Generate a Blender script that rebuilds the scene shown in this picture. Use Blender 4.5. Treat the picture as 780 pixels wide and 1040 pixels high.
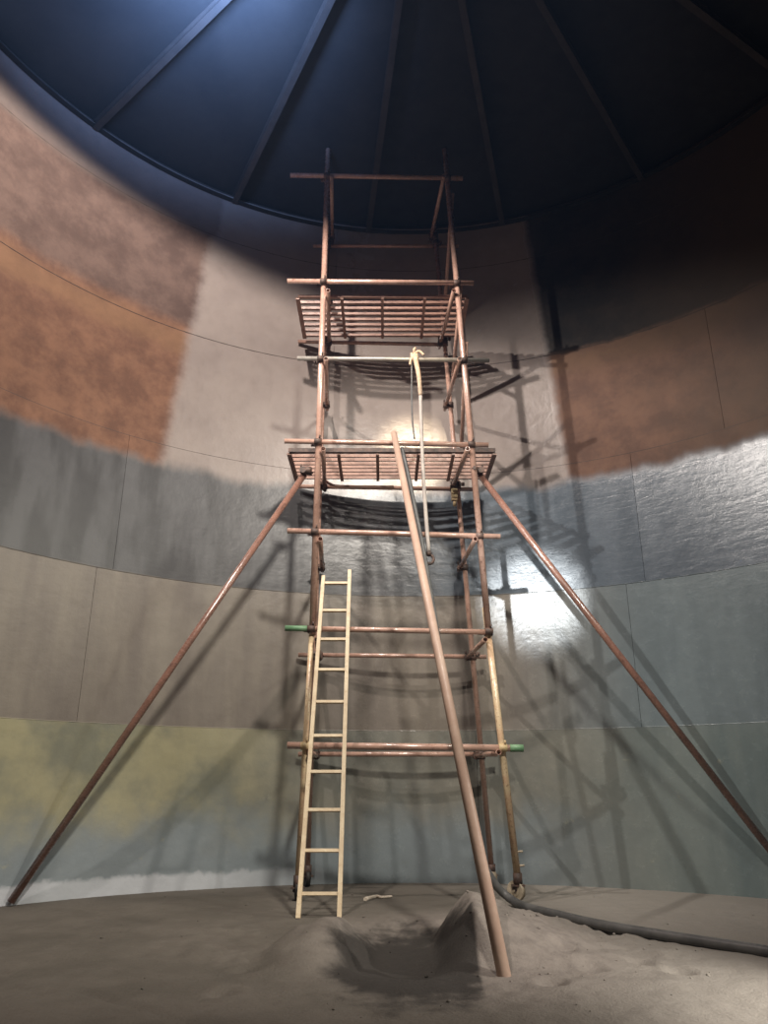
import bpy, bmesh, math, random
from mathutils import Vector, Matrix, noise

random.seed(7)
sc = bpy.context.scene
for o in list(bpy.data.objects):
    bpy.data.objects.remove(o)
COL = sc.collection
R = math.radians

# ------------------------------------------------------------------ camera
EYE, PITCH, FPX = 1.021, R(19.67), 772.1
cam = bpy.data.objects.new('camera', bpy.data.cameras.new('camera'))
COL.objects.link(cam)
cam.location = (0, 0, EYE)
cam.rotation_euler = (R(90) + PITCH, 0, 0)
cam.data.sensor_fit = 'HORIZONTAL'
cam.data.sensor_width = 36
cam.data.lens = FPX / 780 * 36
cam.data.clip_start = 0.02
sc.camera = cam

# ------------------------------------------------------------------ world, lamps, exposure
w = bpy.data.worlds.new('world'); sc.world = w; w.use_nodes = True
w.node_tree.nodes['Background'].inputs[0].default_value = (0.25, 0.35, 0.5, 1)
w.node_tree.nodes['Background'].inputs[1].default_value = 0.0
vs = sc.view_settings
vs.view_transform = 'Standard'; vs.look = 'None'; vs.gamma = 1; vs.use_curve_mapping = False
vs.exposure = -0.45

def lamp(name, loc, target, watts, color, half, blend, radius):
    l = bpy.data.lights.new(name, 'SPOT')
    l.energy = watts; l.color = color; l.spot_size = R(2 * half); l.spot_blend = blend
    l.shadow_soft_size = radius
    o = bpy.data.objects.new(name, l); COL.objects.link(o)
    o.location = loc
    o.rotation_euler = (Vector(target) - Vector(loc)).to_track_quat('-Z', 'Y').to_euler()
    return o

# floodlights out of view, with unseen fill, highlight and glow lights added
lamp('roof_floodlight', (-1.4, 4.75, 8.4), (-2.35, 4.95, 3.6), 1500, (1, 0.885, 0.815), 79, 0.20, 0.06)
lamp('wall_floodlight', (-3.8, 4.55, 7.8), (2.0, 8.4, 3.9), 1700, (1, 0.93, 0.87), 28, 0.7, 0.05)
lamp('side_floodlight', (4.1, 5.7, 5.3), (-3.2, 7.2, 0.6), 460, (1, 0.96, 0.82), 32, 0.8, 0.30)
lamp('front_fill_light', (1.5, 1.3, 7.6), (-1.2, 7.9, 1.8), 3500, (1, 0.93, 0.84), 32, 0.9, 0.30)  # unseen soft fill added to even out the left wall
lamp('floor_floodlight', (3.3, 3.6, 1.15), (1.25, 4.75, 0.0), 560, (1, 0.93, 0.85), 30, 0.9, 0.07)
lamp('rear_highlight_spot', (0.65, 1.5, 8.15), (0.38, 9.18, 5.15), 3300, (1, 0.80, 0.56), 4.3, 1.0, 0.06)  # unseen narrow spot added for the warm highlight on the wall
lamp('wall_glint_spot', (-1.2, 1.6, 4.9), (1.80, 8.97, 3.12), 3200, (0.92, 0.97, 1.0), 5.4, 1.0, 0.07)  # unseen narrow spot added for the bluish-white highlight lower on the wall
lamp('roof_glow_light', (-1.5, 4.75, 8.0), (-1.75, 5.25, 9.2), 2500, (0.27, 0.47, 1.0), 66, 1.0, 0.35)  # unseen uplight added for the blue glow on the roof
# blue scatter added to the air, standing in for lens glow
vol = w.node_tree.nodes.new('ShaderNodeVolumeScatter')
vol.inputs['Color'].default_value = (0.30, 0.52, 1.0, 1); vol.inputs['Density'].default_value = 0.0016; vol.inputs['Anisotropy'].default_value = 0.3
w.node_tree.links.new(vol.outputs[0], w.node_tree.nodes['World Output'].inputs['Volume'])

# ------------------------------------------------------------------ helpers
CX, CY, RAD = 0.362, 4.163, 5.021        # axis and inner radius of the tank
COURSE = 1.6                              # height of one ring of shell plates
RIM, APEX = 8.75, 9.2

def P(u, v, y):
    """photo pixel -> point on the upright plane at distance y (the plane its thing stands in)"""
    a, b = (u - 390) / FPX, -(v - 520) / FPX
    c, s = math.cos(PITCH), math.sin(PITCH)
    d = Vector((a, c - b * s, s + b * c))
    p = d * (y / d.y); p.z += EYE
    return p

def G(u, v, z=0.0):
    """photo pixel -> point on the floor (or at height z)"""
    a, b = (u - 390) / FPX, -(v - 520) / FPX
    c, s = math.cos(PITCH), math.sin(PITCH)
    d = Vector((a, c - b * s, s + b * c))
    p = d * ((z - EYE) / d.z); p.z += EYE
    return p

def link(name, me, mat=None, parent=None):
    o = bpy.data.objects.new(name, me)
    COL.objects.link(o)
    if parent is not None: o.parent = parent
    if mat is not None and me is not None:
        me.materials.clear(); me.materials.append(mat)
    return o

def empty(name, loc):
    o = bpy.data.objects.new(name, None); COL.objects.link(o); o.location = loc
    o.empty_display_size = 0.2
    return o

def tag(o, label=None, cat=None, group=None, kind=None):
    if label: o['label'] = label
    if cat: o['category'] = cat
    if group: o['group'] = group
    if kind: o['kind'] = kind
    return o

def off(parent):
    """world offset of a parent chain (all parents are unrotated)"""
    v = Vector()
    while parent is not None:
        v += parent.location; parent = parent.parent
    return v

class MB:
    def __init__(self): self.bm = bmesh.new()
    def tube(self, p0, p1, r0, r1=None, n=14, caps=True, hollow=False):
        p0, p1 = Vector(p0), Vector(p1); r1 = r0 if r1 is None else r1
        z = (p1 - p0).normalized()
        x = z.orthogonal().normalized(); y = z.cross(x)
        a, b = [], []
        for i in range(n):
            t = 2 * math.pi * i / n
            d = x * math.cos(t) + y * math.sin(t)
            a.append(self.bm.verts.new(p0 + d * r0)); b.append(self.bm.verts.new(p1 + d * r1))
        for i in range(n):
            f = self.bm.faces.new((a[i], a[(i + 1) % n], b[(i + 1) % n], b[i])); f.smooth = True
        if hollow:
            for ring, p, sgn in ((a, p0, 1), (b, p1, -1)):
                inn = [self.bm.verts.new(p + (v.co - p) * 0.86) for v in ring]
                deep = [self.bm.verts.new(v.co + z * sgn * r0 * 3) for v in inn]
                for i in range(n):
                    j = (i + 1) % n
                    q = (ring[i], inn[i], inn[j], ring[j]); self.bm.faces.new(q if sgn > 0 else q[::-1])
                    q = (inn[i], deep[i], deep[j], inn[j]); self.bm.faces.new(q if sgn > 0 else q[::-1])
                self.bm.faces.new(deep if sgn < 0 else deep[::-1])
        elif caps:
            self.bm.faces.new(a[::-1]); self.bm.faces.new(b)
        return self
    def path(self, pts, r, n=10, sub=6):
        pts = [Vector(p) for p in pts]
        full = []
        for i in range(len(pts) - 1):
            q0 = pts[max(i - 1, 0)]; q1 = pts[i]; q2 = pts[i + 1]; q3 = pts[min(i + 2, len(pts) - 1)]
            for k in range(sub):
                t = k / sub
                full.append(0.5 * ((2 * q1) + (q2 - q0) * t + (2 * q0 - 5 * q1 + 4 * q2 - q3) * t * t
                                   + (3 * q1 - q0 - 3 * q2 + q3) * t ** 3))
        full.append(pts[-1])
        rings = []; x = None
        for i, p in enumerate(full):
            d = (full[min(i + 1, len(full) - 1)] - full[max(i - 1, 0)]).normalized()
            x = d.orthogonal().normalized() if x is None else (x - d * x.dot(d)).normalized()
            y = d.cross(x)
            rr = r(i / (len(full) - 1)) if callable(r) else r
            rings.append([self.bm.verts.new(p + (x * math.cos(2 * math.pi * k / n) + y * math.sin(2 * math.pi * k / n)) * rr)
                          for k in range(n)])
        for a, b in zip(rings, rings[1:]):
            for k in range(n):
                f = self.bm.faces.new((a[k], a[(k + 1) % n], b[(k + 1) % n], b[k])); f.smooth = True
        self.bm.faces.new(rings[0][::-1]); self.bm.faces.new(rings[-1])
        return self
    def bar(self, p0, p1, wx, wy, up=(0, 0, 1)):
        """rectangular bar; wy is measured along 'up', wx across it"""
        p0, p1 = Vector(p0), Vector(p1)
        z = (p1 - p0).normalized(); u = Vector(up); u = (u - z * u.dot(z)).normalized(); s = z.cross(u)
        vs = []
        for p in (p0, p1):
            for a, b in ((-1, -1), (1, -1), (1, 1), (-1, 1)):
                vs.append(self.bm.verts.new(p + s * a * wx / 2 + u * b * wy / 2))
        for q in ((3, 2, 1, 0), (4, 5, 6, 7), (0, 1, 5, 4), (1, 2, 6, 5), (2, 3, 7, 6), (3, 0, 4, 7)):
            self.bm.faces.new([vs[i] for i in q])
        return self
    def blob(self, c, r, squash=(1, 1, 1), seed=0, jag=0.25, sub=2):
        res = bmesh.ops.create_icosphere(self.bm, subdivisions=sub, radius=1)
        for v in res['verts']:
            k = 1 + jag * noise.noise(v.co * 1.7 + Vector((seed * 3.1, seed, 0)))
            v.co = Vector(c) + Vector((v.co.x * squash[0], v.co.y * squash[1], v.co.z * squash[2])) * r * k
        for v in res['verts']:
            for f in v.link_faces: f.smooth = True
        return self
    def mesh(self, name, offset=None):
        if offset is not None:
            bmesh.ops.translate(self.bm, verts=self.bm.verts, vec=-Vector(offset))
        bmesh.ops.recalc_face_normals(self.bm, faces=self.bm.faces)
        me = bpy.data.meshes.new(name); self.bm.to_mesh(me); self.bm.free()
        return me
    def build(self, name, mat, parent=None):
        return link(name, self.mesh(name, off(parent)), mat, parent)
    def build_at(self, name, mat, loc):
        o = link(name, self.mesh(name, loc), mat); o.location = loc
        return o

# ------------------------------------------------------------------ node helper
class N:
    def __init__(self, name):
        self.m = bpy.data.materials.new(name); self.m.use_nodes = True
        self.t = self.m.node_tree; self.b = self.t.nodes['Principled BSDF']
    def _in(self, sock, v):
        if isinstance(v, bpy.types.NodeSocket): self.t.links.new(v, sock)
        elif isinstance(v, (tuple, list)) and sock.type == 'RGBA': sock.default_value = (*v, 1) if len(v) == 3 else v
        else: sock.default_value = v
    def math(self, op, a, b=0.0, c=0.0, clamp=False):
        n = self.t.nodes.new('ShaderNodeMath'); n.operation = op; n.use_clamp = clamp
        self._in(n.inputs[0], a); self._in(n.inputs[1], b); self._in(n.inputs[2], c)
        return n.outputs[0]
    def step(self, v, lo, hi):
        n = self.t.nodes.new('ShaderNodeMapRange'); n.interpolation_type = 'SMOOTHSTEP'
        self._in(n.inputs['Value'], v); n.inputs['From Min'].default_value = lo; n.inputs['From Max'].default_value = hi
        return n.outputs[0]
    def lin(self, v, lo, hi, a, b):
        n = self.t.nodes.new('ShaderNodeMapRange')
        self._in(n.inputs['Value'], v)
        for k, x in (('From Min', lo), ('From Max', hi), ('To Min', a), ('To Max', b)): n.inputs[k].default_value = x
        return n.outputs[0]
    def mix(self, f, a, b, mode='MIX'):
        n = self.t.nodes.new('ShaderNodeMix'); n.data_type = 'RGBA'; n.blend_type = mode
        self._in(n.inputs[0], f); self._in(n.inputs[6], a); self._in(n.inputs[7], b)
        return n.outputs[2]
    def comb(self, x, y, z=0.0):
        n = self.t.nodes.new('ShaderNodeCombineXYZ')
        for i, v in enumerate((x, y, z)): self._in(n.inputs[i], v)
        return n.outputs[0]
    def noise(self, vec, scale, detail=4, rough=0.55, dist=0.0):
        n = self.t.nodes.new('ShaderNodeTexNoise')
        self._in(n.inputs['Vector'], vec); n.inputs['Scale'].default_value = scale
        n.inputs['Detail'].default_value = detail; n.inputs['Roughness'].default_value = rough
        n.inputs['Distortion'].default_value = dist
        return n.outputs['Fac']
    def pos(self):
        n = self.t.nodes.new('ShaderNodeNewGeometry'); s = self.t.nodes.new('ShaderNodeSeparateXYZ')
        self.t.links.new(n.outputs['Position'], s.inputs[0])
        return n.outputs['Position'], s.outputs[0], s.outputs[1], s.outputs[2]
    def obj(self):
        n = self.t.nodes.new('ShaderNodeTexCoord'); return n.outputs['Object']
    def rnd(self):
        return self.t.nodes.new('ShaderNodeObjectInfo').outputs['Random']
    def bump(self, h, strength, dist):
        n = self.t.nodes.new('ShaderNodeBump'); n.inputs['Strength'].default_value = strength
        n.inputs['Distance'].default_value = dist
        self._in(n.inputs['Height'], h); self.t.links.new(n.outputs[0], self.b.inputs['Normal'])
    def set(self, **k):
        for a, v in k.items(): self._in(self.b.inputs[a.replace('_', ' ')], v)
        return self.m

def paint(name, c1, c2, rough, scale=9, metal=0.0, spec=0.5, bump=0.004, c3=None, c3amt=0.0, coat=0.0):
    n = N(name); p, x, y, z = n.pos()
    a = n.noise(p, scale, 5, 0.6); b = n.noise(p, scale * 4.3, 4, 0.6)
    col = n.mix(n.step(a, 0.4, 0.62), c1, c2)
    col = n.mix(n.lin(n.rnd(), 0, 1, 0, 0.28), col, [k * 0.55 for k in c1])
    if c3: col = n.mix(n.math('MULTIPLY', n.step(b, 0.56, 0.66), c3amt), col, c3)
    n.bump(b, 0.5, bump)
    if coat: n.set(Coat_Weight=coat, Coat_Roughness=0.12)
    return n.set(Base_Color=col, Roughness=n.lin(b, 0.3, 0.7, rough - 0.07, rough + 0.1), Metallic=metal, Specular_IOR_Level=spec)

M = {}
M['tube'] = paint('rusty_pink_tube', (0.46, 0.28, 0.215), (0.54, 0.345, 0.27), 0.24, 8, spec=0.9, coat=0.6, c3=(0.16, 0.07, 0.045), c3amt=0.7)
M['tube_yellow'] = paint('yellowed_tube', (0.66, 0.52, 0.33), (0.60, 0.40, 0.25), 0.3, 7, spec=0.7, c3=(0.2, 0.10, 0.05), c3amt=0.6)
M['tube_dark'] = paint('dark_rust_tube', (0.22, 0.115, 0.085), (0.29, 0.15, 0.11), 0.26, 6, spec=0.9, coat=0.6, c3=(0.1, 0.05, 0.04), c3amt=0.6)
M['tube_grey'] = paint('galvanised_tube', (0.42, 0.40, 0.36), (0.34, 0.31, 0.27), 0.38, 10, metal=0.3)
M['green'] = paint('green_paint', (0.13, 0.27, 0.14), (0.18, 0.32, 0.18), 0.45, 14)
M['clamp'] = paint('dark_clamp', (0.06, 0.04, 0.032), (0.13, 0.075, 0.055), 0.6, 20)
M['clamp_pale'] = paint('pale_clamp', (0.55, 0.44, 0.24), (0.46, 0.33, 0.18), 0.55, 20)
M['grate'] = paint('rust_grating', (0.36, 0.21, 0.155), (0.28, 0.155, 0.115), 0.45, 8, c3=(0.14, 0.06, 0.04), c3amt=0.6)
M['ladder'] = paint('pale_timber', (0.64, 0.53, 0.36), (0.55, 0.43, 0.28), 0.5, 7, c3=(0.4, 0.28, 0.16), c3amt=0.4)
M['pole'] = paint('brown_pole', (0.44, 0.30, 0.23), (0.50, 0.36, 0.28), 0.45, 4)
M['hose'] = paint('grey_rubber_hose', (0.075, 0.076, 0.075), (0.12, 0.12, 0.116), 0.4, 5)
M['rope'] = paint('frayed_rope', (0.60, 0.45, 0.33), (0.46, 0.33, 0.23), 0.85, 25)
M['sling'] = paint('grey_sling', (0.50, 0.45, 0.40), (0.40, 0.36, 0.33), 0.7, 12)
M['rubber'] = paint('black_rubber', (0.02, 0.018, 0.016), (0.04, 0.035, 0.03), 0.6, 12)
M['wheel'] = paint('cream_wheel', (0.46, 0.39, 0.29), (0.34, 0.28, 0.2), 0.55, 15)
M['stick'] = paint('pale_stick', (0.68, 0.60, 0.5), (0.58, 0.5, 0.4), 0.7, 20)
M['steel_roof'] = paint('dark_roof_steel', (0.018, 0.018, 0.019), (0.026, 0.025, 0.025), 0.9, 1.2)  # very dark, even colour over the whole roof
M['rafter'] = paint('dusty_rafter', (0.04, 0.035, 0.033), (0.055, 0.046, 0.042), 0.8, 3)
M['back'] = paint('dark_seam', (0.06, 0.05, 0.045), (0.09, 0.07, 0.06), 0.9, 4)

def wall_material():
    n = N('tank_shell_paint'); p, x, y, z = n.pos()
    ang = n.math('ARCTAN2', n.math('SUBTRACT', x, CX), n.math('SUBTRACT', y, CY))
    s = n.math('MULTIPLY', ang, RAD)
    deg = n.math('MULTIPLY', ang, 180 / math.pi)
    V = n.comb(s, z)
    blot = n.noise(V, 1.1, 6, 0.6)
    fine = n.noise(V, 7, 6, 0.65)
    streak = n.noise(n.comb(n.math('MULTIPLY', s, 3.6), n.math('MULTIPLY', z, 0.8)), 1.0, 3, 0.5)
    streak2 = n.noise(n.comb(n.math('MULTIPLY', s, 2.2), n.math('MULTIPLY', z, 0.35), 3.7), 1.0, 4, 0.6)
    brush = n.noise(n.comb(n.math('MULTIPLY', s, 3.5), n.math('MULTIPLY', z, 16.0)), 1.0, 5, 0.6, 0.6)
    def add(a, src, amp): return n.math('ADD', a, n.math('MULTIPLY', n.math('SUBTRACT', src, 0.5), amp))
    # the coating reaches a little below the third weld, its upper edge ragged
    coat = n.math('SUBTRACT', 1, n.step(add(add(z, streak2, 0.25), fine, 0.08), 4.48, 4.66))
    # courses of the coating
    top = n.mix(n.step(streak, 0.38, 0.62), (0.105, 0.106, 0.108), (0.165, 0.168, 0.172))
    top = n.mix(n.step(deg, -8, 14), top, n.mix(n.step(streak, 0.35, 0.65), (0.155, 0.20, 0.245), (0.205, 0.255, 0.305)))
    mid = n.mix(n.step(streak2, 0.35, 0.65), (0.245, 0.215, 0.185), (0.325, 0.29, 0.24))
    mid = n.mix(n.step(deg, 8, 34), mid, n.mix(n.step(streak2, 0.35, 0.65), (0.245, 0.31, 0.335), (0.31, 0.385, 0.41)))
    low = n.mix(n.step(blot, 0.36, 0.62), (0.27, 0.275, 0.205), (0.47, 0.44, 0.27))
    low2 = n.mix(n.step(blot, 0.36, 0.62), (0.24, 0.245, 0.215), (0.33, 0.32, 0.27))
    low = n.mix(n.step(deg, -32, -8), low, low2)
    low = n.mix(n.step(deg, 12, 40), low, n.mix(n.step(streak2, 0.35, 0.65), (0.235, 0.305, 0.31), (0.32, 0.39, 0.38)))
    # paler bluish lower edge of the lowest course
    low = n.mix(n.math('MULTIPLY', n.math('SUBTRACT', 1, n.step(add(z, blot, 1.0), 0.35, 0.95)),
                       n.math('SUBTRACT', 1, n.step(deg, 12, 30))), low, (0.30, 0.35, 0.37))
    c = n.mix(n.step(add(z, fine, 0.02), 1.59, 1.61), low, mid)
    c = n.mix(n.step(add(z, fine, 0.02), 3.19, 3.21), c, top)
    # white crust along the sand
    crust = n.math('MULTIPLY', n.math('SUBTRACT', 1, n.step(add(add(z, fine, 0.16), blot, 0.1), 0.13, 0.19)),
                   n.math('SUBTRACT', 1, n.step(deg, -30, -6)))
    c = n.mix(crust, c, (0.72, 0.76, 0.80))
    # scuffed light flakes in the lowest course
    fl = n.math('MULTIPLY', n.step(n.noise(V, 5, 6, 0.75), 0.63, 0.70), n.math('SUBTRACT', 1, n.step(z, 1.2, 1.5)))
    c = n.mix(n.math('MULTIPLY', fl, 0.6), c, (0.45, 0.46, 0.36))
    # bare rust above the coating
    rn = n.noise(V, 2.3, 7, 0.7)
    rust = n.mix(n.step(rn, 0.35, 0.65), (0.22, 0.112, 0.073), (0.37, 0.195, 0.12))
    rust = n.mix(n.math('MULTIPLY', n.step(add(n.math('ABSOLUTE', n.math('SUBTRACT', z, 6.25)), blot, 0.6), 0.28, 0.02), 0.6),
                 rust, (0.36, 0.205, 0.11))
    mauve = n.mix(n.step(rn, 0.35, 0.65), (0.145, 0.092, 0.075), (0.235, 0.155, 0.125))
    rust = n.mix(n.step(add(z, blot, 0.35), 6.42, 6.62), rust, mauve)
    rust = n.mix(n.math('MULTIPLY', n.step(deg, 10, 24), 0.3), rust, (0.12, 0.08, 0.065))
    # the right-hand plates above the fourth weld keep their dark mill scale
    scale = n.mix(n.step(rn, 0.4, 0.65), (0.02, 0.018, 0.017), (0.045, 0.033, 0.026))
    rust = n.mix(n.math('MULTIPLY', n.step(add(z, rn, 0.3), 6.36, 6.46), n.step(deg, 0, 1)), rust, scale)
    rust = n.mix(n.math('MULTIPLY', n.step(add(deg, blot, 20.0), 26, 52), 0.75), rust, (0.10, 0.068, 0.045))
    # grey-pink primer patch between the two rusty areas
    prim = n.mix(n.step(blot, 0.35, 0.65), (0.42, 0.355, 0.32), (0.49, 0.42, 0.375))
    prim = n.mix(n.math('MULTIPLY', n.step(fine, 0.52, 0.72), 0.25), prim, (0.33, 0.30, 0.29))
    dl = n.math('ADD', add(deg, rn, 2.6), n.math('MULTIPLY', n.math('SUBTRACT', z, 4.6), -1.27))
    dr = n.math('ADD', add(deg, rn, 2.0), n.math('MULTIPLY', n.math('SUBTRACT', z, 4.55), 0.8))
    pm = n.math('MULTIPLY', n.step(dl, -37.6, -35.2), n.math('SUBTRACT', 1, n.step(dr, 21.8, 23.6)))
    pm = n.math('MAXIMUM', pm, n.math('MULTIPLY', n.step(z, 7.9, 8.1), n.math('SUBTRACT', 0.5, n.math('MULTIPLY', n.step(deg, 10, 24), 0.5))))
    upper = n.mix(pm, rust, prim)
    c = n.mix(coat, upper, c)
    c = n.mix(n.lin(fine, 0.3, 0.7, 0.12, 0), c, (0.03, 0.028, 0.025))
    c = n.mix(1.0, c, (0.68, 0.68, 0.68), 'MULTIPLY')
    rough = n.math('ADD', n.math('MULTIPLY', coat, -0.52), n.math('ADD', 0.78, n.math('MULTIPLY', n.math('MULTIPLY', pm, n.math('SUBTRACT', 1, coat)), -0.53)))
    rough = n.math('ADD', rough, n.math('MULTIPLY', n.math('SUBTRACT', 1, n.step(deg, -30, 0)), 0.13))
    rough = n.math('MAXIMUM', add(rough, fine, 0.14), 0.2)
    h = n.math('ADD', n.math('MULTIPLY', fine, 0.5), n.math('MULTIPLY', n.math('MULTIPLY', brush, coat), n.math('MULTIPLY', n.step(z, 2.6, 3.3), n.lin(deg, -10, 15, 0.15, 0.4))))
    h = n.math('ADD', h, n.math('MULTIPLY', blot, 1.2))
    n.bump(h, 0.55, 0.012)
    return n.set(Base_Color=c, Roughness=rough, Specular_IOR_Level=0.5)
M['wall'] = wall_material()

def sand_material():
    n = N('brown_grey_sand'); p, x, y, z = n.pos()
    a = n.noise(p, 0.9, 6, 0.6); b = n.noise(p, 9, 6, 0.7); c = n.noise(p, 60, 3, 0.6)
    col = n.mix(n.step(a, 0.35, 0.65), (0.105, 0.094, 0.078), (0.15, 0.134, 0.113))
    col = n.mix(n.math('MULTIPLY', n.step(b, 0.5, 0.72), 0.45), col, (0.115, 0.095, 0.08))
    col = n.mix(n.math('MULTIPLY', n.step(n.math('ADD', x, a), 0.9, 2.4), 0.85), col, (0.36, 0.335, 0.295))  # pale dry sand to the right, partly painted-in light of the floor lamp
    # loose dry sand of the heap is greyer
    d = n.math('SQRT', n.math('ADD', n.math('POWER', n.math('SUBTRACT', x, 0.55), 2.0), n.math('POWER', n.math('MULTIPLY', n.math('SUBTRACT', y, 5.75), 0.75), 2.0)))
    col = n.mix(n.math('MULTIPLY', n.math('SUBTRACT', 1, n.step(n.math('ADD', d, n.math('MULTIPLY', a, 0.5)), 0.8, 1.6)), 0.8), col,
                n.mix(n.step(b, 0.4, 0.65), (0.30, 0.265, 0.235), (0.225, 0.198, 0.178)))
    # shade of the heap painted into the hollow, cut off sharply along the crest
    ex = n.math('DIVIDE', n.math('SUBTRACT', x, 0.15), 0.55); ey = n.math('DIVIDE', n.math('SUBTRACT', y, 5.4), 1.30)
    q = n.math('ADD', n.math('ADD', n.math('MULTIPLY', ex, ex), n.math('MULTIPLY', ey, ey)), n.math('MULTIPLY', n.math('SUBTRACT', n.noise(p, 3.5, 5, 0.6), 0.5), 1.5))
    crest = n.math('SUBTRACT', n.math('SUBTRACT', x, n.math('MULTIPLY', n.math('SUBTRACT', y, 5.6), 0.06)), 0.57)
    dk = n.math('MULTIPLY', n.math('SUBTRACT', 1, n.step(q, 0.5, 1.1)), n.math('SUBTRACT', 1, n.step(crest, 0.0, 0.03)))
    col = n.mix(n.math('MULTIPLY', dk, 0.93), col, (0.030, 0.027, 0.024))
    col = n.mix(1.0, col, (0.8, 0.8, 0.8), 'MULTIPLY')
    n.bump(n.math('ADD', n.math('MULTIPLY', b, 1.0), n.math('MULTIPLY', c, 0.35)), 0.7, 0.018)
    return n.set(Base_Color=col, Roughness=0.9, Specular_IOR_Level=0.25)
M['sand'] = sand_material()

# ------------------------------------------------------------------ the tank: shell, roof, sand floor
def ring_pt(deg, r, z):
    a = R(deg); return Vector((CX + math.sin(a) * r, CY + math.cos(a) * r, z))

def make_shell():
    bm = bmesh.new(); nseg = 120
    rows = []
    for r, z in ((RAD + 0.03, -0.3), (RAD + 0.03, RIM + 0.05), (RAD + 0.09, RIM + 0.05), (RAD + 0.09, -0.3)):
        rows.append([bm.verts.new(ring_pt(i * 360 / nseg, r, z)) for i in range(nseg)])
    for k in range(4):
        a, b = rows[k], rows[(k + 1) % 4]
        for i in range(nseg):
            f = bm.faces.new((a[i], a[(i + 1) % nseg], b[(i + 1) % nseg], b[i])); f.smooth = k in (0, 2)
    bmesh.ops.recalc_face_normals(bm, faces=bm.faces)
    me = bpy.data.meshes.new('wall_round'); bm.to_mesh(me); bm.free()
    return link('wall_round', me, M['back'])
shell = tag(make_shell(), 'round steel tank wall of welded plates, rusty above and grey coated below', kind='structure')

def plate(d0, d1, z0, z1, r):
    bm = bmesh.new(); g = 0.002
    n = max(4, int((d1 - d0) / 2.5)); e = math.degrees(g / RAD)
    a0, a1 = d0 + e, d1 - e
    zs = [z0 + g, z1 - g]
    grid = [[bm.verts.new(ring_pt(a0 + (a1 - a0) * i / n, r, z)) for i in range(n + 1)] for z in zs]
    for i in range(n):
        f = bm.faces.new((grid[0][i], grid[0][i + 1], grid[1][i + 1], grid[1][i])); f.smooth = True
    def strip(pts):      # edge returning to the back of the plate, on its own vertices
        A = [bm.verts.new(p) for p in pts]
        B = [bm.verts.new(Vector((CX, CY, p.z)) + (p - Vector((CX, CY, p.z))) * ((RAD + 0.028) / r)) for p in pts]
        for i in range(len(pts) - 1): bm.faces.new((A[i], A[i + 1], B[i + 1], B[i]))
    strip([v.co.copy() for v in grid[0]]); strip([v.co.copy() for v in grid[1]])
    strip([grid[0][0].co.copy(), grid[1][0].co.copy()]); strip([grid[0][-1].co.copy(), grid[1][-1].co.copy()])
    me = bpy.data.meshes.new('shell_plate'); bm.to_mesh(me); bm.free()
    return me
seams = {0: (8, 80, 152, 224, 296), 1: (-43, 29, 101, 173, 245), 2: (-41, 31.5, 103, 175, 247), 3: (-70, 44, 110, 180, 250),
         4: (-12, 60, 132, 204, 276), 5: (-84, -12, 60, 132, 204)}
for k in range(6):
    z0 = k * COURSE if k else -0.2
    z1 = min((k + 1) * COURSE, RIM)
    r = RAD + (0.0, 0.003, -0.002, 0.002, -0.001, 0.003)[k]
    for j in range(5):
        d0 = seams[k][j]; d1 = seams[k][(j + 1) % 5] + (360 if j == 4 else 0)
        link('shell_plate', plate(d0, d1, z0, z1, r), M['wall'], shell)
# horizontal weld beads
for k in range(1, 6):
    bm = bmesh.new(); nseg = 180; prev = None; first = None
    for i in range(nseg):
        ring = []
        for t in range(5):
            a = math.pi * t / 4
            ring.append(bm.verts.new(ring_pt(i * 2, RAD + 0.003 - 0.005 * math.sin(a), k * COURSE + 0.006 * math.cos(a))))
        if prev:
            for t in range(4):
                f = bm.faces.new((prev[t], prev[t + 1], ring[t + 1], ring[t])); f.smooth = True
        else: first = ring
        prev = ring
    for t in range(4): bm.faces.new((prev[t], prev[t + 1], first[t + 1], first[t]))
    bmesh.ops.recalc_face_normals(bm, faces=bm.faces)
    me = bpy.data.meshes.new('weld_bead'); bm.to_mesh(me); bm.free()
    link('weld_bead', me, M['wall'] if k < 3 else M['back'], shell)

def roof_z(r): return APEX - (APEX - RIM) * r / RAD
def make_roof():
    bm = bmesh.new(); nseg = 96
    lo = bm.verts.new((CX, CY, APEX)); hi = bm.verts.new((CX, CY, APEX + 0.05))
    a = [bm.verts.new(ring_pt(i * 360 / nseg, RAD + 0.1, roof_z(RAD + 0.1) + 0.06)) for i in range(nseg)]
    b = [bm.verts.new(v.co + Vector((0, 0, 0.05))) for v in a]
    for v in a: v.co.z -= 0.0
    for i in range(nseg):
        j = (i + 1) % nseg
        bm.faces.new((lo, a[i], a[j])); bm.faces.new((hi, b[j], b[i])); bm.faces.new((a[i], b[i], b[j], a[j]))
    bmesh.ops.recalc_face_normals(bm, faces=bm.faces)
    me = bpy.data.meshes.new('ceiling'); bm.to_mesh(me); bm.free()
    return link('ceiling', me, M['steel_roof'])
roof = tag(make_roof(), 'dark shallow conical steel roof of the tank', kind='structure')
for k in range(16):                       # radial rafters: channel section
    d = -6.8 + 22.5 * k
    a, b = ring_pt(d, 0.42, roof_z(0.42) - 0.07), ring_pt(d, RAD - 0.02, roof_z(RAD) - 0.05)
    m = MB(); m.bar(a, b, 0.012, 0.12)
    m.bar(a + Vector((0, 0, -0.06)) , b + Vector((0, 0, -0.06)), 0.075, 0.01)
    m.bar(a + Vector((0, 0, 0.055)), b + Vector((0, 0, 0.055)), 0.075, 0.01)
    m.build('rafter', M['rafter'], roof)
m = MB(); m.tube((CX, CY, roof_z(0) - 0.16), (CX, CY, roof_z(0) - 0.02), 0.46, n=28, hollow=False)
m.build('crown_ring', M['rafter'], roof)
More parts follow.
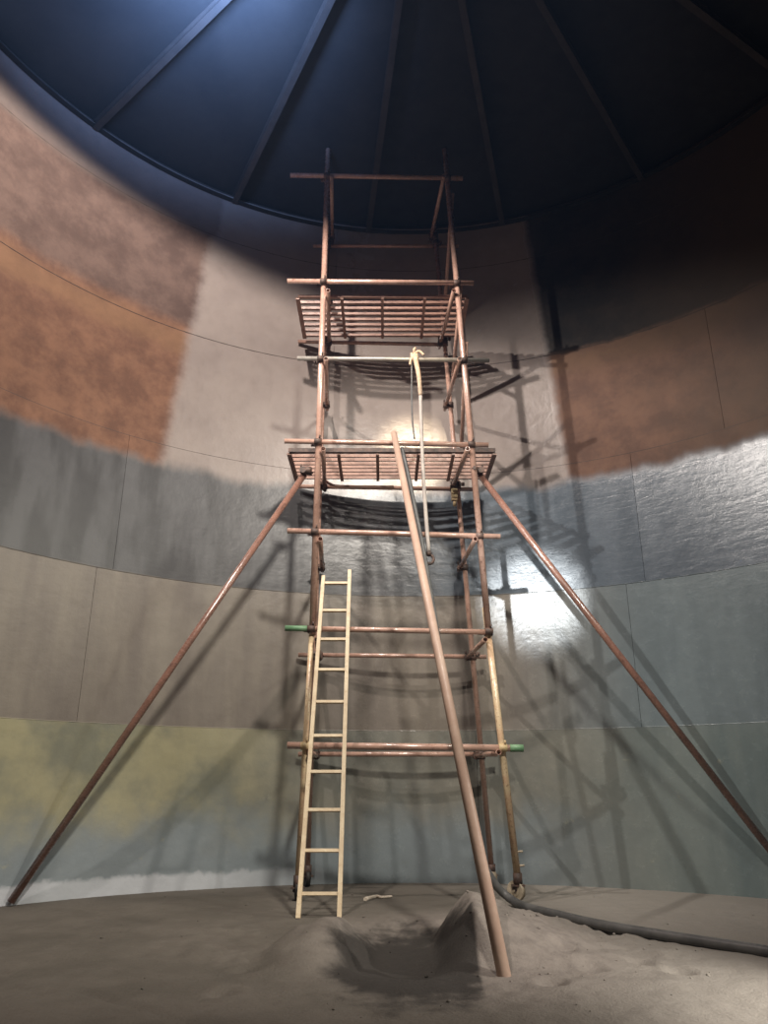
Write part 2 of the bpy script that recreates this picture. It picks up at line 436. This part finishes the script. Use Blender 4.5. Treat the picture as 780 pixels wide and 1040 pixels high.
# rim angle under the roof edge
bm = bmesh.new(); ns = 120; rows = []
for r_, z_ in ((RAD - 0.005, RIM - 0.10), (RAD - 0.075, RIM - 0.10), (RAD - 0.075, RIM - 0.09), (RAD - 0.005, RIM - 0.09)):
    rows.append([bm.verts.new(ring_pt(i * 3, r_, z_)) for i in range(ns)])
for k in range(4):
    a, b = rows[k], rows[(k + 1) % 4]
    for i in range(ns): bm.faces.new((a[i], a[(i + 1) % ns], b[(i + 1) % ns], b[i]))
bmesh.ops.recalc_face_normals(bm, faces=bm.faces)
me = bpy.data.meshes.new('rim_angle'); bm.to_mesh(me); bm.free()
link('rim_angle', me, M['steel_roof'], shell)

def sm(t, a, b):
    t = max(0.0, min(1.0, (t - a) / (b - a))); return t * t * (3 - 2 * t)
PRINTS = [G(526, 944), G(549, 946), G(561, 950), G(580, 942), G(600, 957), G(618, 948), G(572, 975), G(600, 985), G(560, 1000),
          G(650, 975), G(690, 985), G(250, 985), G(225, 1010)]
def sand_h(x, y):
    h = 0.025 * noise.noise(Vector((x * 0.8, y * 0.8, 0))) + 0.012 * noise.noise(Vector((x * 2.6, y * 2.6, 4))) \
        + 0.008 * noise.noise(Vector((x * 8, y * 8, 9))) + 0.004 * noise.noise(Vector((x * 19, y * 19, 2)))
    h *= sm(5.0 - math.hypot(x - CX, y - CY), -0.02, 0.8) * 0.9 + 0.1
    # heap: a sharp crest running away from the camera, gentle right flank, steep left face
    if 4.3 < y < 7.4 and -1.4 < x < 2.0:
        cx = 0.60 + 0.06 * (y - 5.6) + 0.09 * noise.noise(Vector((0, y * 3, 2)))
        along = sm(y, 4.9, 5.55) * (1 - sm(y, 6.2, 7.0))
        top = 0.27 * along
        d = x - cx
        if d > 0: k = max(0.0, 1 - d / 0.95) ** 1.25
        else: k = max(0.0, 1 - (-d) / 0.26)
        h += top * k
        # hollow dug out to the left of the crest
        ex, ey = (x - 0.12) / 0.46, (y - 5.75) / 0.95
        q = ex * ex + ey * ey
        if q < 1 and d < 0: h -= 0.10 * (1 - q) * min(1, -d / 0.2)
        # lower heap on the far side of the hollow
        ex, ey = (x + 0.42) / 0.36, (y - 5.75 - 0.5 * (x + 0.42)) / 0.75
        q = ex * ex + ey * ey
        if q < 1: h += 0.15 * (1 - q) ** 1.0 * (1 + 0.3 * noise.noise(Vector((x * 6, y * 6, 1))))
        h += (0.02 * noise.noise(Vector((x * 7, y * 4, 5))) + 0.012 * noise.noise(Vector((x * 15, y * 11, 8)))) * along
    for p in PRINTS:
        q = ((x - p.x) / 0.09) ** 2 + ((y - p.y) / 0.11) ** 2
        if q < 2.5: h += -0.03 * (1 - q) if q < 1 else 0.008 * math.sin((q - 1) / 1.5 * math.pi)
    # shallow scored line on the near left
    a, b = G(85, 1008), G(180, 1037)
    ab = b - a; t = ((x - a.x) * ab.x + (y - a.y) * ab.y) / (ab.x ** 2 + ab.y ** 2)
    if -0.1 < t < 1.1:
        dd = math.hypot(x - a.x - ab.x * t, y - a.y - ab.y * t)
        h -= 0.022 * max(0, 1 - dd / 0.04)
    return h
def make_floor():
    st = 0.034; n = int(2 * (RAD + 0.03) / st) + 1
    idx = {}; verts = []; faces = []
    for j in range(n + 1):
        for i in range(n + 1):
            x = CX - RAD - 0.02 + i * st; y = CY - RAD - 0.02 + j * st
            d = math.hypot(x - CX, y - CY)
            if d < RAD + 0.055:
                if d > RAD + 0.015:
                    x = CX + (x - CX) * (RAD + 0.015) / d; y = CY + (y - CY) * (RAD + 0.015) / d
                idx[(i, j)] = len(verts); verts.append((x, y, sand_h(x, y)))
    for j in range(n):
        for i in range(n):
            q = [idx.get(k) for k in ((i, j), (i + 1, j), (i + 1, j + 1), (i, j + 1))]
            q = [k for k in q if k is not None]
            if len(q) >= 3: faces.append(q)
    me = bpy.data.meshes.new('floor'); me.from_pydata(verts, [], faces)
    for f in me.polygons: f.use_smooth = True
    return link('floor', me, M['sand'])
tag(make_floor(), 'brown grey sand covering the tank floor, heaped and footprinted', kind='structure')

# ------------------------------------------------------------------ scaffold tower
FY, RY = 7.8, 8.85                       # front and rear rows of standards
T = empty('scaffold_tower', (0.2, 8.22, 0))
tag(T, 'tall narrow rusty tube scaffold tower braced against the tank wall', 'scaffold')

def tubepart(name, p0, p1, r, mat, hollow=True, parent=None):
    m = MB(); m.tube(p0, p1, r, hollow=hollow)
    return m.build(name, mat, parent or T)

def lerp(a, b, t): return Vector(a) + (Vector(b) - Vector(a)) * t
# standards (upright legs): lower and upper lengths lapped at about 2.6 m
LF = [Vector((-0.80, FY, 0.17)), Vector((-0.742, FY, 2.62)), Vector((-0.733, FY, 8.86))]
RF = [Vector((1.243, FY, 0.19)), Vector((1.055, FY, 2.75)), Vector((0.795, FY, 8.86))]
LRr = [Vector((-0.808, RY, 0.16)), Vector((-0.793, RY, 8.6))]
RRr = [Vector((1.138, RY, 0.17)), Vector((0.716, RY, 8.6))]
leg = tubepart('leg', LF[0], LF[1], 0.029, M['tube_yellow'])
legs = [leg,
        tubepart('leg', LF[1] + Vector((0.006, -0.012, -0.16)), LF[2], 0.036, M['tube']),
        tubepart('leg', RF[0], RF[1], 0.033, M['tube_yellow']),
        tubepart('leg', lerp(RF[1], RF[2], 0) + Vector((0.02, -0.03, -0.28)), RF[2], 0.034, M['tube']),
        tubepart('leg', LRr[0], LRr[1], 0.028, M['tube']),
        tubepart('leg', RRr[0], RRr[1], 0.030, M['tube'])]
# front ledgers: (left pixel, right pixel) of each level
def front_leg_x(side, z):
    a = LF if side < 0 else RF
    seg = (a[0], a[1]) if z < a[1].z else (a[1], a[2])
    return lerp(seg[0], seg[1], (z - seg[0].z) / (seg[1].z - seg[0].z))
def rear_leg_x(side, z):
    a = LRr if side < 0 else RRr
    return lerp(a[0], a[1], (z - a[0].z) / (a[1].z - a[0].z))
FRONT = [((295, 178), (470, 181), 'tube', 0.030), ((292, 285.5), (481, 287.5), 'tube', 0.030),
         ((302, 364), (497, 366), 'tube_grey', 0.026), ((289, 448), (496, 452), 'tube', 0.029),
         ((292, 539), (508, 545), 'tube', 0.030), ((290, 638), (497, 642), 'tube', 0.028),
         ((292, 757), (531, 760), 'tube', 0.034)]
FO = FY - 0.055                           # ledgers are clamped on the outside of the legs
couplers = []
for k, (a, b, mt, r) in enumerate(FRONT):
    p0, p1 = P(*a, FO), P(*b, FO)
    o = tubepart('ledger', p0, p1, r, M[mt])
    if k == 5:
        m = MB(); m.tube(p0 - (p1 - p0).normalized() * 0.004, lerp(p0, p1, 0.13), r + 0.0015); m.build('painted_end', M['green'], o)['label'] = 'green painted tube end'
    if k == 6:
        m = MB(); m.tube(lerp(p0, p1, 0.945), p1 + (p1 - p0).normalized() * 0.004, r + 0.0015); m.build('painted_end', M['green'], o)['label'] = 'green painted tube end'
    for s in (-1, 1):
        z = lerp(p0, p1, 0.15 if s < 0 else 0.85).z
        couplers.append((front_leg_x(s, z), 'clamp_pale' if k == 6 else 'clamp', (0, -1, 0)))
# rear ledgers
RO = RY + 0.055
for a, b, r in (((318, 250), (466, 250), 0.024), ((303, 347), (452, 350), 0.026), ((304, 494), (480, 497), 0.027),
                ((303, 665), (494, 667), 0.026), ((303, 766), (505, 766), 0.027)):
    p0, p1 = P(*a, RO), P(*b, RO)
    tubepart('ledger', p0, p1, r, M['tube'])
    for s in (-1, 1): couplers.append((rear_leg_x(s, p0.z), 'clamp', (0, 1, 0)))
# transoms between front and rear legs
for k, z in enumerate((8.34, 6.60, 5.66, 4.52, 3.47, 2.40, 1.31)):
    for s in (-1, 1):
        a, b = front_leg_x(s, z), rear_leg_x(s, z)
        a.x += s * -0.058; b.x += s * -0.058
        d = (b - a).normalized()
        tubepart('transom', a - d * 0.10, b + d * 0.12, 0.026, M['tube'])
        couplers.append((rear_leg_x(s, z), 'clamp', (-s, 0, 0)))
# diagonals on the right-hand side and the long raking shores
def diag(z0, z1):
    a, b = front_leg_x(1, z0), rear_leg_x(1, z1)
    a.x += 0.055; b.x += 0.055
    tubepart('diagonal', a, b, 0.025, M['tube'])
for z0, z1 in ((8.15, 7.25), (6.75, 6.0), (5.95, 4.75)): diag(z0, z1)
def on_wall(u, v, gap):
    lo, hi = 3.0, 9.5
    for _ in range(50):
        md = (lo + hi) / 2; p = P(u, v, md)
        if math.hypot(p.x - CX, p.y - CY) > RAD - gap: hi = md
        else: lo = md
    return P(u, v, lo)
tubepart('raking_shore', P(309, 482, FY + 0.07), on_wall(11, 916, 0.045), 0.036, M['tube_dark'])
tubepart('raking_shore', P(487, 482, FY + 0.07), on_wall(812, 902, 0.045), 0.036, M['tube_dark'])
couplers += [(P(313, 478, FY + 0.02), 'clamp', (-1, 0, 0)), (P(483, 478, FY + 0.02), 'clamp', (1, 0, 0))]
# swivel couplers: two half-shell collars and a bolt, one shared mesh per finish
def coupler_mesh():
    m = MB()
    m.tube((0, 0, -0.035), (0, 0, 0.035), 0.043, n=12)
    m.tube((-0.04, 0.056, 0), (0.04, 0.056, 0), 0.038, n=12)
    m.bar((0.045, -0.02, 0.0), (0.085, -0.02, 0.0), 0.03, 0.04)
    m.tube((0.068, -0.05, 0), (0.068, 0.03, 0), 0.009, n=8)
    m.tube((-0.02, 0.08, 0.035), (-0.02, 0.08, 0.07), 0.010, n=8)
    return m.mesh('coupler')
CM = {}
for mt in ('clamp', 'clamp_pale'):
    CM[mt] = coupler_mesh(); CM[mt].materials.append(M[mt])
for p, mt, d in couplers:
    o = link('coupler', CM[mt], None, T)
    o.location = p - T.location
    o.rotation_euler.z = math.atan2(d[1], d[0]) - math.pi / 2
# short pins on the right front leg, seen near its foot
for z in (0.42, 0.30):
    a = front_leg_x(1, z); m = MB(); m.tube(a + Vector((0.02, -0.01, 0)), a + Vector((0.075, -0.012, 0.003)), 0.010, n=8); m.build('pin', M['wheel'], legs[2])
# feet: castors
def castor(p, rz, wheel_mat):
    c = empty('castor', p - T.location); c.parent = T
    m = MB(); m.tube(p + Vector((0, 0, -0.05)), p + Vector((0, 0, 0.05)), 0.042, n=12)
    m.bar(p + Vector((-0.06, 0, -0.055)), p + Vector((0.06, 0, -0.055)), 0.08, 0.014)
    ax = Vector((math.cos(rz), math.sin(rz), 0)); fw = Vector((-math.sin(rz), math.cos(rz), 0))
    ctr = Vector((p.x, p.y, 0.088)) + fw * 0.025
    for s in (-1, 1):
        m.bar(p + ax * 0.032 * s + Vector((0, 0, -0.05)), ctr + ax * 0.032 * s, 0.008, 0.05, up=fw)
    m.build('fork', M['clamp'], c)
    m = MB(); m.tube(ctr - ax * 0.024, ctr + ax * 0.024, 0.088, n=24); m.tube(ctr - ax * 0.028, ctr + ax * 0.028, 0.05, n=20)
    m.tube(ctr - ax * 0.045, ctr + ax * 0.045, 0.012, n=8)
    m.build('wheel', wheel_mat, c)
castor(LF[0], 0.1, M['rubber']); castor(RF[0], 0.75, M['wheel'])
castor(LRr[0], 0.3, M['rubber']); castor(RRr[0], 0.5, M['wheel'])
# bent pipe running down the left rear leg and along the rear ledger
m = MB(); m.path([P(327, 440, RY - 0.06), P(327, 465, RY - 0.06), P(329, 484, RY - 0.06), P(336, 492, RY - 0.05), P(350, 494, RY - 0.045), P(400, 494.5, RY - 0.045)], 0.018)
m.build('bent_pipe', M['tube'], T)

# ------------------------------------------------------------------ working platforms (grids of bars lying on the ledgers)
def platform(x0, x1, y0, y1, z, nb, cross, label, lip, slat=0.036):
    t = empty('scaffold_platform', ((x0 + x1) / 2, (y0 + y1) / 2, z))
    tag(t, label, 'platform', 'grid platforms on the scaffold tower')
    for i in range(nb):
        yy = y0 + (y1 - y0) * i / (nb - 1)
        m = MB(); m.bar((x0, yy, z + 0.02), (x1, yy, z + 0.02), slat, 0.034); m.build('slat', M['grate'], t)
    for f in cross:
        xx = x0 + (x1 - x0) * f
        wd = 0.05 if f in (0, 1) else 0.036
        m = MB(); m.bar((xx, y0 - 0.017, z - 0.010), (xx, y1 + 0.017, z - 0.010), wd, 0.026); m.build('cross_bar', M['grate'], t)
    if lip:
        m = MB(); m.bar((x0 - 0.01, y0 - 0.03, z + 0.03), (x1 + 0.01, y0 - 0.03, z + 0.03), 0.012, 0.05); m.build('toe_board', M['clamp'], t)
UPZ, MDZ = 6.65, 4.57
platform(-1.06, 1.02, 7.93, 8.78, UPZ, 8, (0, 0.26, 0.5, 0.75, 1), 'upper rusty bar grid platform high on the scaffold tower', False)
platform(-1.08, 1.26, 7.95, 8.72, MDZ, 8, (0, 0.24, 0.43, 0.63, 0.8, 1), 'lower rusty bar grid platform above the raking shores', True, 0.028)

# ------------------------------------------------------------------ ladder
SL = 0.81 / 2.48
def lad(x, z): return Vector((x, 6.85 + SL * z, z + 0.0))
L = empty('ladder', (-0.52, 6.85, 0)); tag(L, 'pale narrow wooden ladder leaning against the scaffold tower', 'ladder')
nrm = Vector((0, -1, SL)).normalized()
for xb, xt, zt in ((-0.69, -0.645, 3.10), (-0.359, -0.368, 3.17)):
    m = MB(); m.bar(lad(xb, 0.0), lad(xt, zt), 0.036, 0.055, up=nrm); m.build('rail', M['ladder'], L)
for i in range(10):
    z = 0.173 + i * (3.02 - 0.173) / 9; t = z / 3.1
    a = -0.69 + 0.045 * t; b = -0.359 - 0.009 * t
    m = MB(); m.bar(lad(a + 0.016, z), lad(b - 0.016, z), 0.026, 0.032, up=nrm); m.build('rung', M['ladder'], L)

# ------------------------------------------------------------------ long pole leaning from the heap to the platform
pb, pt_ = Vector((0.675, 4.86, 0.0)), P(400, 440, 7.66)
pb.z = sand_h(pb.x, pb.y) - 0.03
m = MB(); m.tube(pb, pt_, 0.040, 0.034, n=18, hollow=True)
tag(m.build_at('long_pole', M['pole'], pb), 'long brown pole leaning from the sand heap to the scaffold platform', 'pole')

# ------------------------------------------------------------------ hose
def onfloor(u, v, r):
    p = G(u, v, r); p.z = sand_h(p.x, p.y) + r * 0.85; return p
hp = [onfloor(860, 978, 0.036), onfloor(780, 965, 0.036), onfloor(690, 951, 0.036), onfloor(610, 939, 0.036), onfloor(560, 929, 0.036),
      onfloor(532, 921, 0.036), P(516, 911, 7.48), P(503, 898, 7.5), P(490, 874, 7.5), P(478, 838, 7.52), P(469, 795, 7.54), P(462, 755, 7.56),
      P(455, 705, 7.6), P(444, 640, 7.63), P(430, 560, 7.66), P(416, 490, 7.68), P(408, 455, 7.70)]
m = MB(); m.path(hp, lambda t: 0.036 if t < 0.42 else 0.036 - 0.012 * sm(t, 0.42, 0.6), n=12)
tag(m.build_at('hose', M['hose'], Vector((2.4, 5.6, 0))), 'grey rubber hose trailing over the sand and climbing behind the pole', 'hose')

# ------------------------------------------------------------------ rope and sling hanging from a ledger
kn = P(420.5, 363, FO)
S = empty('hanging_sling', kn); tag(S, 'pale sling knotted with frayed rope to a scaffold ledger', 'sling')
m = MB()
for i in range(3):       # turns of rope round the ledger
    cxx = kn.x - 0.03 + i * 0.03
    m.path([(cxx, kn.y + 0.045 * math.cos(a), kn.z + 0.045 * math.sin(a)) for a in [k * math.pi / 4 for k in range(9)]], 0.014, n=6, sub=3)
m.path([kn + Vector((0.0, -0.04, 0.03)), kn + Vector((0.06, -0.05, 0.05)), kn + Vector((0.11, -0.05, 0.0))], 0.016, n=6)
m.path([kn + Vector((0.0, -0.04, -0.01)), kn + Vector((-0.04, -0.05, -0.06)), kn + Vector((-0.05, -0.05, -0.13))], 0.014, n=6)
m.path([kn + Vector((0.0, -0.03, 0.02)), kn + Vector((0.0, -0.06, 0.07)), kn + Vector((0.015, -0.05, 0.09))], 0.016, n=6)
m.blob(kn + Vector((0.0, -0.045, -0.03)), 0.045, (1, 0.8, 1.1), 3, 0.5)
m.build('knot', M['rope'], S)
a0, a1 = kn + Vector((0.012, -0.05, -0.04)), P(427, 402, FO - 0.05)
m = MB(); m.path([a0, lerp(a0, a1, 0.5) + Vector((0.012, 0, 0)), a1], lambda t: 0.030 - 0.008 * t, n=8)
for i in range(7):
    q = lerp(a0, a1, 0.15 + 0.12 * i); m.blob(q + Vector((0.018, -0.005, 0)), 0.014, seed=i, sub=1)
m.build('rope_wrap', M['rope'], S)
a2, a3 = P(431, 500, FO - 0.06), P(435.5, 562, FO - 0.06)
m = MB(); m.path([a1, P(428.5, 450, FO - 0.07), a2, a3], 0.021, n=8); m.build('strap', M['sling'], S)
m = MB(); m.path([kn + Vector((-0.03, -0.04, -0.05)), P(418.5, 420, FO - 0.05), P(421, 446, FO - 0.05)], 0.009, n=6); m.build('cord', M['hose'], S)
m = MB()
hc = P(436, 568, FO - 0.06)
m.path([hc + Vector((0.045 * math.sin(a), 0, 0.05 * math.cos(a))) for a in [k * math.pi / 4 for k in range(7)]], 0.016, n=8, sub=3)
m.blob(a3, 0.032, (1, 1, 1.1), 1, 0.2)
m.build('hook', M['clamp'], S)

# small pale lamp holder clipped under the lower platform at the rear leg
hb = P(461.5, 503, RY - 0.09)
H = empty('clip_holder', hb); tag(H, 'small yellowed fitting clipped to the rear scaffold leg under the lower platform', 'fitting')
m = MB(); m.bar(hb + Vector((0, 0, -0.07)), hb + Vector((0, 0, 0.08)), 0.075, 0.06, up=(0, 1, 0)); m.tube(hb + Vector((0, 0, -0.14)), hb + Vector((0, 0, -0.07)), 0.022, n=10)
m.build('body', M['clamp_pale'], H)
m = MB(); m.tube(hb + Vector((0.01, 0.0, 0.08)), hb + Vector((0.012, 0.02, 0.30)), 0.03, n=10); m.bar(hb + Vector((0, 0, 0.02)), hb + Vector((0, 0.10, 0.02)), 0.03, 0.03); m.build('clip', M['clamp'], H)

# ------------------------------------------------------------------ litter on the sand
a, b, c, d = G(371, 914), G(382, 910), G(388, 911), G(398, 910)
pts = []
for q in (a, b, c, d): pts.append(Vector((q.x, q.y, sand_h(q.x, q.y) + 0.012)))
m = MB(); m.path(pts, lambda t: 0.020 - 0.010 * t, n=7)
tag(m.build_at('stick', M['stick'], pts[0]), 'short pale bent stick lying on the sand between the tower legs', 'stick')
m = MB()
for i in range(150):
    if i < 80: x, y = random.gauss(1.15, 0.5), random.gauss(5.7, 0.7)
    else: x, y = random.uniform(-3, 3.4), random.uniform(4.0, 8.6)
    if math.hypot(x - CX, y - CY) > RAD - 0.15: continue
    r = random.choice((0.004, 0.005, 0.006, 0.008, 0.012))
    m.blob((x, y, sand_h(x, y) + r * 0.35), r, (1, 1, 0.7), i, 0.5, 1)
tag(m.build('sand_clods', M['sand']), 'small clods and grit scattered over the sand', 'grit', kind='stuff')
